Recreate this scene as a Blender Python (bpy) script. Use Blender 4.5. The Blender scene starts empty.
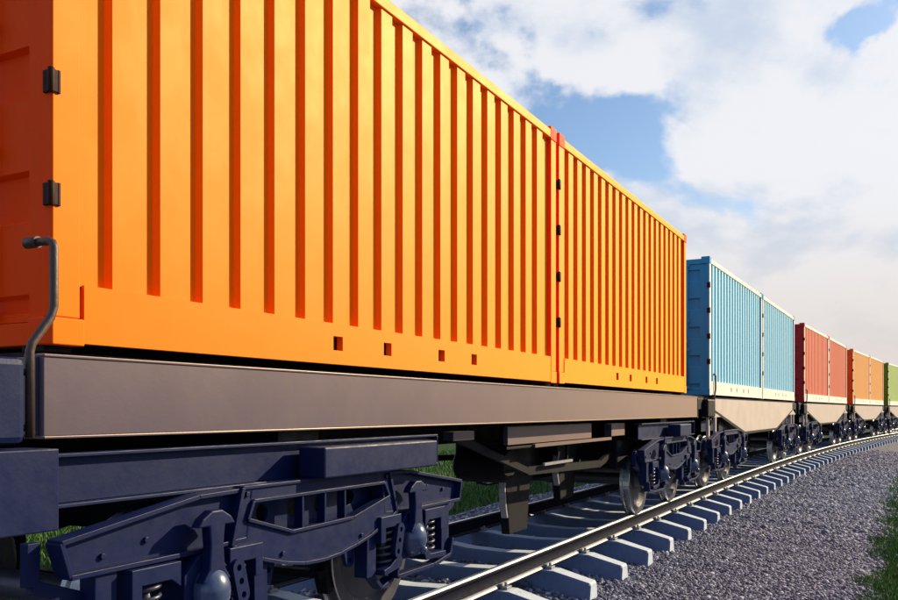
import bpy, bmesh, math, random
import numpy as np
from mathutils import Vector, Matrix

random.seed(7)
RNG = np.random.default_rng(11)
R = math.radians
scene = bpy.context.scene
COL = scene.collection

# ------------------------------------------------------------------ camera
CAM_Z = 1.88
cam_data = bpy.data.cameras.new('camera')
cam = bpy.data.objects.new('camera', cam_data)
COL.objects.link(cam)
cam.location = (0, 0, CAM_Z)
cam.rotation_euler = (R(90), 0, 0)
cam_data.sensor_width = 36
cam_data.lens = 864 / 898 * 36
cam_data.shift_y = 110 / 898
cam_data.clip_start = 0.05
cam_data.clip_end = 6000
scene.camera = cam

# ------------------------------------------------------------------ light
SUN_AZ, SUN_EL = 61.0, 25.0            # clockwise from +Y, above the horizon
sd = bpy.data.lights.new('sun', 'SUN')
sd.energy = 5.0
sd.angle = R(0.6)
sd.color = (1.0, 0.82, 0.52)
sun = bpy.data.objects.new('sun', sd)
COL.objects.link(sun)
to_sun = Vector((math.sin(R(SUN_AZ)) * math.cos(R(SUN_EL)), math.cos(R(SUN_AZ)) * math.cos(R(SUN_EL)), math.sin(R(SUN_EL))))
sun.rotation_euler = (-to_sun).to_track_quat('-Z', 'Y').to_euler()
sun.location = to_sun * 60

scene.view_settings.view_transform = 'Standard'
scene.view_settings.look = 'None'
scene.view_settings.gamma = 1
scene.view_settings.use_curve_mapping = False
scene.view_settings.exposure = 0.5

world = bpy.data.worlds.new('World')
scene.world = world
world.use_nodes = True
W = world.node_tree
W.nodes.clear()


class NT:
    """small helper to write node graphs"""
    def __init__(s, t): s.t = t
    def n(s, kind, **kw):
        nd = s.t.nodes.new(kind)
        for k, v in kw.items():
            setattr(nd, k, v)
        return nd
    def set(s, nd, key, v):
        if hasattr(v, 'is_linked') or hasattr(v, 'links'):
            s.t.links.new(v, nd.inputs[key])
        else:
            nd.inputs[key].default_value = v
    def math(s, op, a, b=0.0, c=0.0, clamp=False):
        nd = s.n('ShaderNodeMath', operation=op); nd.use_clamp = clamp
        s.set(nd, 0, a); s.set(nd, 1, b)
        if op in ('MULTIPLY_ADD', 'SMOOTH_MIN', 'COMPARE'): s.set(nd, 2, c)
        return nd.outputs[0]
    def vmath(s, op, a, b=(0, 0, 0)):
        nd = s.n('ShaderNodeVectorMath', operation=op)
        s.set(nd, 0, a); s.set(nd, 1, b)
        return nd.outputs['Value'] if op in ('LENGTH', 'DOT_PRODUCT', 'DISTANCE') else nd.outputs[0]
    def mix(s, f, a, b, blend='MIX'):
        nd = s.n('ShaderNodeMix', data_type='RGBA', blend_type=blend)
        s.set(nd, 0, f); s.set(nd, 6, a); s.set(nd, 7, b)
        return nd.outputs[2]
    def noise(s, vec, scale, detail=4, rough=0.55, dist=0.0):
        nd = s.n('ShaderNodeTexNoise')
        if vec is not None: s.set(nd, 'Vector', vec)
        nd.inputs['Scale'].default_value = scale; nd.inputs['Detail'].default_value = detail
        nd.inputs['Roughness'].default_value = rough; nd.inputs['Distortion'].default_value = dist
        return nd.outputs['Fac']
    def ramp(s, f, stops):
        nd = s.n('ShaderNodeValToRGB'); s.set(nd, 0, f)
        e = nd.color_ramp.elements
        while len(e) < len(stops): e.new(0.5)
        for i, (p, c) in enumerate(stops):
            e[i].position = p
            e[i].color = (c, c, c, 1) if isinstance(c, (int, float)) else (*c, 1)
        return nd.outputs[0]
    def rng(s, v, a, b, c=0.0, d=1.0):
        nd = s.n('ShaderNodeMapRange', interpolation_type='SMOOTHSTEP')
        s.set(nd, 0, v)
        for i, x in enumerate((a, b, c, d)): s.set(nd, i + 1, x)
        return nd.outputs[0]


w = NT(W)
out = w.n('ShaderNodeOutputWorld')
sky = w.n('ShaderNodeTexSky', sky_type='NISHITA')
sky.sun_disc = False
sky.sun_elevation = R(SUN_EL)
sky.sun_rotation = R(SUN_AZ)
sky.air_density = 1.0; sky.dust_density = 1.2; sky.ozone_density = 2.0
tc = w.n('ShaderNodeTexCoord')
d = w.vmath('NORMALIZE', tc.outputs['Generated'])
sep = w.n('ShaderNodeSeparateXYZ'); W.links.new(d, sep.inputs[0])
zz = w.math('MAXIMUM', sep.outputs[2], 0.0)
den = w.math('ADD', zz, 0.55)
cmb = w.n('ShaderNodeCombineXYZ')
w.set(cmb, 0, w.math('DIVIDE', sep.outputs[0], den)); w.set(cmb, 1, w.math('DIVIDE', sep.outputs[1], den))
P = cmb.outputs[0]
n1 = w.noise(w.vmath('ADD', P, (3.1, 1.7, 0.4)), 2.7, 10, 0.56, 0.15)
n2 = w.noise(w.vmath('ADD', P, (3.1 + 0.05, 1.7 + 0.05, 0.4)), 2.7, 10, 0.56, 0.15)
n3 = w.noise(w.vmath('ADD', P, (9.0, 2.0, 0.0)), 0.75, 4, 0.5)


def gap(px, py, sx, sz, amp):
    """an opening in the cloud deck, given as a compass direction, its angular width and height"""
    c = Vector(((px - 449) / 864, 1, (410 - py) / 864)).normalized()
    df = w.vmath('SUBTRACT', d, tuple(c))
    df = w.vmath('MULTIPLY', df, (1 / sx, 1 / sx, 1 / sz))
    l = w.vmath('LENGTH', df)
    return w.math('MULTIPLY', w.rng(l, 0.0, 1.6, 1.0, 0.0), amp)


nzc = w.n('ShaderNodeTexNoise'); w.set(nzc, 'Vector', d); nzc.inputs['Scale'].default_value = 7; nzc.inputs['Detail'].default_value = 6
d0 = d
d = w.vmath('ADD', d, w.vmath('MULTIPLY', w.vmath('SUBTRACT', nzc.outputs['Color'], (.5, .5, .5)), (.22, .22, .22)))
dens = w.math('ADD', w.math('MULTIPLY', w.math('SUBTRACT', n1, 0.5), 2.6), 0.62)
for g in [(545, 85, .075, .04, .22), (610, 135, .085, .045, .36), (655, 180, .05, .03, .22), (440, 12, .06, .05, .34), (480, 60, .05, .03, .2),
          (872, 6, .055, .032, .85), (738, 205, .07, .03, .16), (770, 255, .07, .02, .12), (720, 140, .09, .07, -.18), (525, 40, .06, .035, -.30),
          (800, 90, .14, .08, -.16), (650, 40, .13, .05, -.2), (635, 228, .07, .03, -.22), (840, 220, .10, .06, -.14)]:
    dens = w.math('SUBTRACT', dens, gap(*g))
back = w.rng(sep.outputs[1], -0.5, 0.45, 0.22, 0.0)      # the sky behind the viewer is clearer
dens = w.math('SUBTRACT', dens, back)
cover = w.rng(dens, 0.26, 0.50)
lit = w.math('SUBTRACT', n2, n1)
shade = w.rng(w.math('ADD', w.math('MULTIPLY', lit, -3.5), w.math('MULTIPLY', n3, 1.1)), 0.25, 0.80)
cl = w.mix(shade, (0.44, 0.50, 0.59, 1), (0.64, 0.64, 0.66, 1))
skyc = w.vmath('MULTIPLY', sky.outputs[0], (0.085, 0.085, 0.085))
skyc = w.vmath('MINIMUM', skyc, (0.75, 0.75, 0.8))
bluer = w.vmath('MULTIPLY', skyc, (0.95, 1.08, 1.18))
full = w.mix(w.math('MULTIPLY', cover, 0.93), bluer, cl)
hz = w.rng(sep.outputs[2], 0.0, 0.28, 0.90, 0.0)
hz = w.math('MULTIPLY', hz, w.rng(sep.outputs[1], -0.5, 0.4, 0.35, 1.0))
dark = w.rng(sep.outputs[1], -0.45, 0.30, 1.0, 0.0)
full = w.mix(dark, full, w.vmath('MULTIPLY', full, (0.66, 0.76, 0.98)))
full = w.mix(hz, full, (0.54, 0.48, 0.44, 1))
bg = w.n('ShaderNodeBackground'); w.set(bg, 0, full); bg.inputs[1].default_value = 1.0
W.links.new(bg.outputs[0], out.inputs[0])

# ------------------------------------------------------------------ materials
def mat(name, col, rough=0.5, metal=0.0, spec=0.5, var=0.12, nscale=3.0, bump=0.0, bscale=40.0, dirt=None, dirt_amt=0.0, coat=0.0, rvar=0.08):
    m = bpy.data.materials.new(name); m.use_nodes = True
    t = NT(m.node_tree); b = m.node_tree.nodes['Principled BSDF']
    co = t.n('ShaderNodeTexCoord').outputs['Object']
    nz = t.noise(co, nscale, 5, 0.6)
    lo = tuple(c * (1 - var) for c in col); hi = tuple(min(1, c * (1 + var)) for c in col)
    c = t.mix(nz, (*lo, 1), (*hi, 1))
    if dirt:
        st = t.n('ShaderNodeMapping'); t.set(st, 'Vector', co); st.inputs['Scale'].default_value = (7, 7, 0.7)
        dz = t.noise(st.outputs[0], 1.6, 6, 0.65)
        dz2 = t.noise(co, 11, 5, 0.7)
        f = t.math('MULTIPLY', t.rng(dz, 0.48, 0.78), t.rng(dz2, 0.35, 0.7))
        c = t.mix(t.math('MULTIPLY', f, dirt_amt), c, (*dirt, 1))
    t.set(b, 'Base Color', c)
    rr = t.noise(co, nscale * 2.3, 4, 0.6)
    t.set(b, 'Roughness', t.rng(rr, 0.25, 0.75, max(0.02, rough - rvar), min(1, rough + rvar)))
    b.inputs['Metallic'].default_value = metal
    b.inputs['Specular IOR Level'].default_value = spec
    if coat:
        b.inputs['Coat Weight'].default_value = coat; b.inputs['Coat Roughness'].default_value = 0.3
    if bump:
        bp = t.n('ShaderNodeBump'); bp.inputs['Strength'].default_value = bump; bp.inputs['Distance'].default_value = 0.01
        t.set(bp, 'Height', t.noise(co, bscale, 5, 0.6)); t.set(b, 'Normal', bp.outputs[0])
    return m


M = {}
def paint(name, col, sheen, tint=(1.0, 0.72, 0.25), spec=0.25, stint=(1, 1, 1)):
    m = M[name] = mat(name, col, rough=0.58, rvar=0.03, spec=spec, var=0.06, nscale=1.3, bump=0.05, bscale=9, dirt=tuple(c * 0.45 + 0.01 for c in col), dirt_amt=0.22)
    b = m.node_tree.nodes['Principled BSDF']
    b.inputs['Sheen Weight'].default_value = sheen; b.inputs['Sheen Roughness'].default_value = 0.5
    b.inputs['Sheen Tint'].default_value = (*tint, 1)
    b.inputs['Specular Tint'].default_value = (*stint, 1)
paint('orange_paint', (0.92, 0.118, 0.0002), 1.0, (1.0, 0.80, 0.01), 0.55, (1.0, 0.68, 0.03))
paint('shaded_orange_end', (0.96, 0.055, 0.0004), 0.3, (1.0, 0.4, 0.0), 0.08)  # same paint as the sides, reddened to paint in the end's shade
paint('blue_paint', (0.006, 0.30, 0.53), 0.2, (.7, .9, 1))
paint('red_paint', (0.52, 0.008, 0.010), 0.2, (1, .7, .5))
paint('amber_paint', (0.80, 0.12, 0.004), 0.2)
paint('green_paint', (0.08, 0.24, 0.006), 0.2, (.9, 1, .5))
# glare painted into the farther boxes: sides paler than door ends, rails nearly white
paint('glare_blue_side', (0.25, 0.63, 0.82), 0.5, (.9, .95, 1))
paint('glare_red_side', (0.82, 0.15, 0.06), 0.4, (1, .85, .7))
paint('glare_amber_side', (0.92, 0.38, 0.03), 0.6, (1, .85, .6))
paint('glare_green_side', (0.42, 0.58, 0.12), 0.6, (1, 1, .7))
paint('glare_rail', (0.85, 0.80, 0.70), 0.6, (1, .95, .85))
SIDES = {'orange_paint': ('orange_paint', 'orange_paint'), 'blue_paint': ('glare_blue_side', 'glare_rail'), 'red_paint': ('glare_red_side', 'glare_rail'),
         'amber_paint': ('glare_amber_side', 'glare_rail'), 'green_paint': ('glare_green_side', 'glare_rail')}
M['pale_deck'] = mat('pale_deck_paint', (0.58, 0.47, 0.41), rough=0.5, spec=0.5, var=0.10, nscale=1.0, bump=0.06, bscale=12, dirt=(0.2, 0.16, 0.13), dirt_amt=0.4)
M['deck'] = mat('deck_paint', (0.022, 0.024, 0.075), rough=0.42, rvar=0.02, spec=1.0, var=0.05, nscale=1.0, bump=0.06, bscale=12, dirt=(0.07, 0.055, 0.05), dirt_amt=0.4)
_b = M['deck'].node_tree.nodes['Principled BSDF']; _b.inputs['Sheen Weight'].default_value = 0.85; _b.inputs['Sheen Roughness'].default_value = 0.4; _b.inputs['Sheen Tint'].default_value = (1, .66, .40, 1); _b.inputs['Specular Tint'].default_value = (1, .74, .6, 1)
M['frame'] = mat('frame_paint', (0.003, 0.010, 0.060), rough=0.5, spec=0.2, var=0.18, nscale=4, bump=0.10, bscale=30, dirt=(0.012, 0.014, 0.04), dirt_amt=0.5)
M['under'] = mat('underframe_paint', (0.004, 0.004, 0.008), rough=0.6, spec=0.15, var=0.2, nscale=4, bump=0.1, dirt=(0.010, 0.007, 0.008), dirt_amt=0.4)
M['steel'] = mat('wheel_steel', (0.10, 0.10, 0.12), rough=0.42, metal=0.6, var=0.2, nscale=5, bump=0.08)
M['tread'] = mat('polished_tread', (0.62, 0.62, 0.64), rough=0.28, metal=1.0, var=0.08)
M['spring'] = mat('spring_steel', (0.05, 0.055, 0.085), rough=0.35, metal=0.3, var=0.2)
M['boss'] = mat('polished_cap', (0.045, 0.07, 0.15), rough=0.22, spec=0.7, var=0.1)
M['crank'] = mat('crank_steel', (0.075, 0.045, 0.035), rough=0.5, metal=0.3, var=0.3, nscale=14, bump=0.15)
M['hole'] = mat('dark_recess', (0.012, 0.006, 0.005), rough=0.8, var=0.2)
M['rubber'] = mat('dark_hinge_steel', (0.03, 0.006, 0.004), spec=0.15, rough=0.6, var=0.2)
M['rail'] = mat('rail_steel', (0.010, 0.011, 0.022), rough=0.8, metal=0.0, spec=0.06, var=0.3, nscale=7, bump=0.15, bscale=60, dirt=(0.03, 0.02, 0.022), dirt_amt=0.4)
M['foot'] = mat('lit_foot_steel', (0.15, 0.15, 0.17), rough=0.45, metal=0.7, var=0.2, nscale=9)  # lighter than the web: sun highlight painted onto the foot's slope
M['railhead'] = mat('rail_running_surface', (0.55, 0.57, 0.60), rough=0.38, metal=1.0, var=0.06)
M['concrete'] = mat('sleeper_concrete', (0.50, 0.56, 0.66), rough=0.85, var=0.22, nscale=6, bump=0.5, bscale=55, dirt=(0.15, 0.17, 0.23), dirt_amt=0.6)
M['shaded'] = mat('shaded_concrete', (0.11, 0.16, 0.28), rough=0.9, var=0.3, nscale=5, bump=0.5, bscale=45, dirt=(0.08, 0.08, 0.10), dirt_amt=0.6)  # same concrete, darker and bluer: shade painted into the side faces
M['clip'] = mat('clip_steel', (0.30, 0.30, 0.33), rough=0.5, metal=0.4, var=0.25, nscale=20)
M['stake'] = mat('orange_stake_paint', (0.75, 0.15, 0.02), rough=0.6, var=0.1)


def stone_mat():
    m = bpy.data.materials.new('ballast_stone'); m.use_nodes = True
    t = NT(m.node_tree); b = m.node_tree.nodes['Principled BSDF']
    a = t.n('ShaderNodeAttribute'); a.attribute_name = 'tone'
    c = t.ramp(a.outputs['Fac'], [(0.0, (0.028, 0.032, 0.062)), (0.35, (0.075, 0.088, 0.155)), (0.7, (0.15, 0.165, 0.27)), (1.0, (0.50, 0.50, 0.62))])
    nz = t.noise(t.n('ShaderNodeTexCoord').outputs['Object'], 60, 3)
    c = t.mix(t.rng(nz, 0.3, 0.7, 0, 0.35), c, (0.12, 0.11, 0.12, 1))
    t.set(b, 'Base Color', c); b.inputs['Roughness'].default_value = 0.75
    return m
M['stone'] = stone_mat()


def ballast_ground():
    m = bpy.data.materials.new('ballast_bed'); m.use_nodes = True
    t = NT(m.node_tree); b = m.node_tree.nodes['Principled BSDF']
    co = t.n('ShaderNodeTexCoord').outputs['Object']
    v = t.n('ShaderNodeTexVoronoi'); t.set(v, 'Vector', co); v.inputs['Scale'].default_value = 21
    v2 = t.n('ShaderNodeTexVoronoi'); t.set(v2, 'Vector', co); v2.inputs['Scale'].default_value = 9
    sepc = t.n('ShaderNodeSeparateColor'); t.set(sepc, 0, v.outputs['Color'])
    c = t.ramp(sepc.outputs[0], [(0.0, (0.035, 0.038, 0.06)), (0.5, (0.095, 0.10, 0.16)), (1.0, (0.30, 0.30, 0.38))])
    c = t.mix(t.rng(t.noise(co, 0.35, 4), 0.35, 0.7, 0, 0.4), c, (0.16, 0.14, 0.15, 1))
    t.set(b, 'Base Color', c); b.inputs['Roughness'].default_value = 0.85
    h = t.math('ADD', t.math('MULTIPLY', v.outputs['Distance'], -1.0), t.math('MULTIPLY', v2.outputs['Distance'], -0.6))
    bp = t.n('ShaderNodeBump'); bp.inputs['Strength'].default_value = 1.0; bp.inputs['Distance'].default_value = 0.05
    t.set(bp, 'Height', h); t.set(b, 'Normal', bp.outputs[0])
    return m
M['bed'] = ballast_ground()


def grass_ground():
    m = bpy.data.materials.new('grass_ground'); m.use_nodes = True
    t = NT(m.node_tree); b = m.node_tree.nodes['Principled BSDF']
    co = t.n('ShaderNodeTexCoord').outputs['Object']
    f = t.noise(co, 0.6, 8, 0.65); g = t.noise(co, 14, 6, 0.7)
    c = t.mix(f, (0.012, 0.036, 0.007, 1), (0.032, 0.075, 0.014, 1))
    c = t.mix(t.rng(g, 0.4, 0.7, 0, 0.6), c, (0.012, 0.03, 0.008, 1))
    t.set(b, 'Base Color', c); b.inputs['Roughness'].default_value = 0.95; b.inputs['Specular IOR Level'].default_value = 0.1
    bp = t.n('ShaderNodeBump'); bp.inputs['Strength'].default_value = 1.0; bp.inputs['Distance'].default_value = 0.08
    t.set(bp, 'Height', g); t.set(b, 'Normal', bp.outputs[0])
    return m
M['soil'] = grass_ground()


def blade_mat():
    m = bpy.data.materials.new('grass_blade'); m.use_nodes = True
    t = NT(m.node_tree); b = m.node_tree.nodes['Principled BSDF']
    a = t.n('ShaderNodeAttribute'); a.attribute_name = 'tone'
    c = t.ramp(a.outputs['Fac'], [(0.0, (0.022, 0.075, 0.016)), (0.6, (0.055, 0.16, 0.03)), (1.0, (0.15, 0.24, 0.07))])
    t.set(b, 'Base Color', c); b.inputs['Roughness'].default_value = 0.6; b.inputs['Specular IOR Level'].default_value = 0.25
    return m
M['blade'] = blade_mat()

# ------------------------------------------------------------------ the track's line
HEAD0, S1, RAD = R(27.7), 14.44, 414.0
GAUGE = 0.94                     # half gauge to the middle of the rail head
RAIL_TOP = 0.37
_ss = np.linspace(-30, 130, 3201)
_ph = HEAD0 + np.where(_ss > S1, (_ss - S1) / RAD, 0)
_X = np.concatenate([[0], np.cumsum(np.sin((_ph[1:] + _ph[:-1]) / 2) * np.diff(_ss))])
_Y = np.concatenate([[0], np.cumsum(np.cos((_ph[1:] + _ph[:-1]) / 2) * np.diff(_ss))])
_i0 = 600
_X += -math.cos(HEAD0) * 4.41 - _X[_i0]
_Y += math.sin(HEAD0) * 4.41 - _Y[_i0]
def at(s, u=0.0):
    """point at arc length s, u metres to the right of the centre line; works on arrays"""
    ph = np.interp(s, _ss, _ph)
    return np.interp(s, _ss, _X) + np.cos(ph) * u, np.interp(s, _ss, _Y) - np.sin(ph) * u, ph

# ------------------------------------------------------------------ mesh helpers
class MB:
    def __init__(s): s.bm = bmesh.new(); s.smooth = set()
    def face(s, pts, smooth=False, mi=0):
        vs = [s.bm.verts.new(p) for p in pts]
        f = s.bm.faces.new(vs); f.smooth = smooth; f.material_index = mi
        return f
    def grid(s, rows, closed_u=False, closed_v=False, smooth=False, mi=0):
        V = [[s.bm.verts.new(p) for p in r] for r in rows]
        nu, nv = len(V), len(V[0])
        for i in range(nu if closed_u else nu - 1):
            for j in range(nv if closed_v else nv - 1):
                a, b, c, e = V[i][j], V[i][(j + 1) % nv], V[(i + 1) % nu][(j + 1) % nv], V[(i + 1) % nu][j]
                f = s.bm.faces.new((a, b, c, e)); f.smooth = smooth; f.material_index = mi
        return V
    def box(s, x0, x1, y0, y1, z0, z1, mi=0):
        v = [s.bm.verts.new((x, y, z)) for x in (x0, x1) for y in (y0, y1) for z in (z0, z1)]
        for q in ((0, 1, 3, 2), (4, 6, 7, 5), (0, 4, 5, 1), (2, 3, 7, 6), (0, 2, 6, 4), (1, 5, 7, 3)):
            f = s.bm.faces.new([v[i] for i in q]); f.material_index = mi
    def prism(s, pts, y0, y1, mi=0, axis='y'):
        """polygon in x,z pushed along y (or y,z pushed along x)"""
        mk = (lambda p, q: (p[0], q, p[1])) if axis == 'y' else (lambda p, q: (q, p[0], p[1]))
        a = [s.bm.verts.new(mk(p, y0)) for p in pts]; b = [s.bm.verts.new(mk(p, y1)) for p in pts]
        n = len(pts)
        fs = [s.bm.faces.new(a), s.bm.faces.new(b[::-1])]
        for i in range(n): fs.append(s.bm.faces.new((a[i], b[i], b[(i + 1) % n], a[(i + 1) % n])))
        for f in fs: f.material_index = mi
    def plate(s, outer, holes, y0, y1, mi=0):
        """a flat x,z plate with real holes, y0 front to y1 back"""
        loops = [outer] + holes
        fr = []; 
        for yy in (y0, y1):
            es = []; vv = []
            for lp in loops:
                vs = [s.bm.verts.new((p[0], yy, p[1])) for p in lp]
                vv.append(vs)
                es += [s.bm.edges.new((vs[i], vs[(i + 1) % len(vs)])) for i in range(len(vs))]
            r = bmesh.ops.triangle_fill(s.bm, use_beauty=True, use_dissolve=False, edges=es)
            for g in r['geom']:
                if isinstance(g, bmesh.types.BMFace): g.material_index = mi
            fr.append(vv)
        for la, lb in zip(*fr):
            n = len(la)
            for i in range(n):
                f = s.bm.faces.new((la[i], lb[i], lb[(i + 1) % n], la[(i + 1) % n])); f.material_index = mi
    def bar(s, p, q, w, h, mi=0, up=(0, 1, 0)):
        """a straight box from p to q: w along `up`, h across"""
        p, q = Vector(p), Vector(q); dd = (q - p).normalized(); u = Vector(up)
        c = dd.cross(u).normalized(); u = c.cross(dd).normalized()
        v = []
        for o in (p, q):
            for a, b in ((-1, -1), (1, -1), (1, 1), (-1, 1)):
                v.append(s.bm.verts.new(o + u * (a * w / 2) + c * (b * h / 2)))
        for k in ((3, 2, 1, 0), (4, 5, 6, 7), (0, 1, 5, 4), (1, 2, 6, 5), (2, 3, 7, 6), (3, 0, 4, 7)):
            f = s.bm.faces.new([v[i] for i in k]); f.material_index = mi
    def rim(s, pts, y0, y1, w, mi=0, closed=True):
        n = len(pts)
        for i in range(n if closed else n - 1):
            a, b = pts[i], pts[(i + 1) % n]
            s.bar((a[0], (y0 + y1) / 2, a[1]), (b[0], (y0 + y1) / 2, b[1]), abs(y1 - y0) + 0.0013 * (i % 3), w + 0.0011 * (i % 2), mi)
    def tube(s, path, r, seg=10, mi=0, caps=True):
        rows = []
        P_ = [Vector(p) for p in path]
        prev = None
        for i, p in enumerate(P_):
            t = (P_[min(i + 1, len(P_) - 1)] - P_[max(i - 1, 0)]).normalized()
            if prev is None: prev = Vector((0, 0, 1)) if abs(t.z) < .9 else Vector((0, 1, 0))
            b = t.cross(prev).normalized(); nrm = b.cross(t).normalized(); prev = nrm
            rr = r[i] if isinstance(r, (list, tuple)) else r
            rows.append([p + (nrm * math.cos(2 * math.pi * k / seg) + b * math.sin(2 * math.pi * k / seg)) * rr for k in range(seg)])
        V = s.grid(rows, closed_v=True, smooth=True, mi=mi)
        if caps:
            for e in (V[0], V[-1][::-1]):
                f = s.bm.faces.new(e); f.material_index = mi
    def lathe_y(s, prof, cx, cz, seg=40, mi=None):
        """prof: (y, radius) pairs turned about an axis along y"""
        rows = [[(cx + r * math.cos(2 * math.pi * k / seg), y, cz + r * math.sin(2 * math.pi * k / seg)) for k in range(seg)] for y, r in prof]
        for i in range(len(rows) - 1):
            s.grid(rows[i:i + 2], closed_v=True, smooth=False, mi=(mi[i] if mi else 0))
    def ball(s, c, rx, ry, rz, seg=20, rings=12, mi=0):
        rows = []
        for i in range(rings + 1):
            t = math.pi * (i + .001) / (rings + .002)
            rows.append([(c[0] + rx * math.sin(t) * math.cos(2 * math.pi * k / seg), c[1] + ry * math.sin(t) * math.sin(2 * math.pi * k / seg), c[2] + rz * math.cos(t)) for k in range(seg)])
        s.grid(rows, closed_v=True, smooth=True, mi=mi)
    def build(s, name, mats, parent=None, bevel=0.0, merge=False):
        if merge: bmesh.ops.remove_doubles(s.bm, verts=s.bm.verts, dist=1e-5)
        bmesh.ops.recalc_face_normals(s.bm, faces=s.bm.faces)
        me = bpy.data.meshes.new(name); s.bm.to_mesh(me); s.bm.free()
        for m in (mats if isinstance(mats, (list, tuple)) else [mats]): me.materials.append(m)
        o = bpy.data.objects.new(name, me); COL.objects.link(o)
        if parent: o.parent = parent
        if bevel:
            b = o.modifiers.new('bevel', 'BEVEL'); b.width = bevel; b.segments = 2; b.limit_method = 'ANGLE'; b.angle_limit = R(35)
        return o


def tag(o, label=None, cat=None, group=None, kind=None):
    if label: o['label'] = label
    if cat: o['category'] = cat
    if group: o['group'] = group
    if kind: o['kind'] = kind
    return o
def empty(name, loc=(0, 0, 0), rz=0):
    o = bpy.data.objects.new(name, None); COL.objects.link(o)
    o.location = loc; o.rotation_euler = (0, 0, rz); o.empty_display_size = 0.2
    return o
def kids(o): return [c for c in bpy.data.objects if c.parent == o]
def copy_tree(o, parent=None):
    c = o.copy(); COL.objects.link(c); c.parent = parent
    for k in kids(o): copy_tree(k, c)
    return c

# ------------------------------------------------------------------ ground
g = MB()
g.face([(-3500, -800, -0.20), (3500, -800, -0.20), (3500, 5000, -0.20), (-3500, 5000, -0.20)])
ground = tag(g.build('ground', M['soil']), kind='structure')

def bump2(x, y):
    return (np.sin(x * 2.1 + 1.3 * np.sin(y * 1.7)) + np.sin(y * 2.9 + 1.1 * np.sin(x * 2.3)) + np.sin(x * 5.1 + y * 4.3)) / 3
def bed_z(s, u):
    """height of the ballast at arc length s, u to the right"""
    s = np.asarray(s, float); u = np.asarray(u, float)
    x, y, _ = at(s, u)
    e1 = 4.05 + 0.16 * np.sin(s * 0.9) + 0.1 * np.sin(s * 2.3 + 1)
    e2 = 3.0 + 0.12 * np.sin(s * 0.7 + 2)
    e = np.where(u > 0, u - e1, -u - e2)
    z = 0.018 * bump2(x, y) - np.clip(e, 0, 0.6) * 0.30
    z = z - 0.10 * np.clip((np.abs(u) - 0.85) / 0.6, 0, 1)
    ins = (np.abs(u) < 0.8)
    return z - np.where(ins, 0.02, 0)
def ballast_sheet():
    sl = np.concatenate([np.arange(-14, 34, 0.16), np.arange(34, 120, 0.6)])
    ul = np.arange(-3.9, 4.81, 0.15)
    S, U = np.meshgrid(sl, ul, indexing='ij')
    x, y, _ = at(S, U); z = bed_z(S, U)
    ns, nu = S.shape
    co = np.stack([x, y, z], -1).reshape(-1, 3).astype(np.float32)
    i = (np.arange(ns - 1)[:, None] * nu + np.arange(nu - 1)[None]).reshape(-1)
    q = np.stack([i, i + nu, i + nu + 1, i + 1], 1)
    me = bpy.data.meshes.new('ballast_bed')
    me.from_pydata(co.tolist(), [], q.tolist()); me.materials.append(M['bed'])
    me.polygons.foreach_set('use_smooth', [True] * len(q))
    o = bpy.data.objects.new('ballast_bed', me); COL.objects.link(o)
    return tag(o, kind='structure')
ballast_sheet()

def mesh_from_arrays(name, co, faces, nper, tone, material, smooth=False):
    me = bpy.data.meshes.new(name)
    nf = faces.shape[0]
    me.vertices.add(len(co)); me.vertices.foreach_set('co', co.astype(np.float32).ravel())
    me.loops.add(nf * nper); me.loops.foreach_set('vertex_index', faces.astype(np.int32).ravel())
    me.polygons.add(nf)
    me.polygons.foreach_set('loop_start', (np.arange(nf) * nper).astype(np.int32))
    me.update(calc_edges=True)
    a = me.attributes.new('tone', 'FLOAT', 'POINT'); a.data.foreach_set('value', tone.astype(np.float32))
    me.materials.append(material)
    me.validate()
    o = bpy.data.objects.new(name, me); COL.objects.link(o)
    return o

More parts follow.
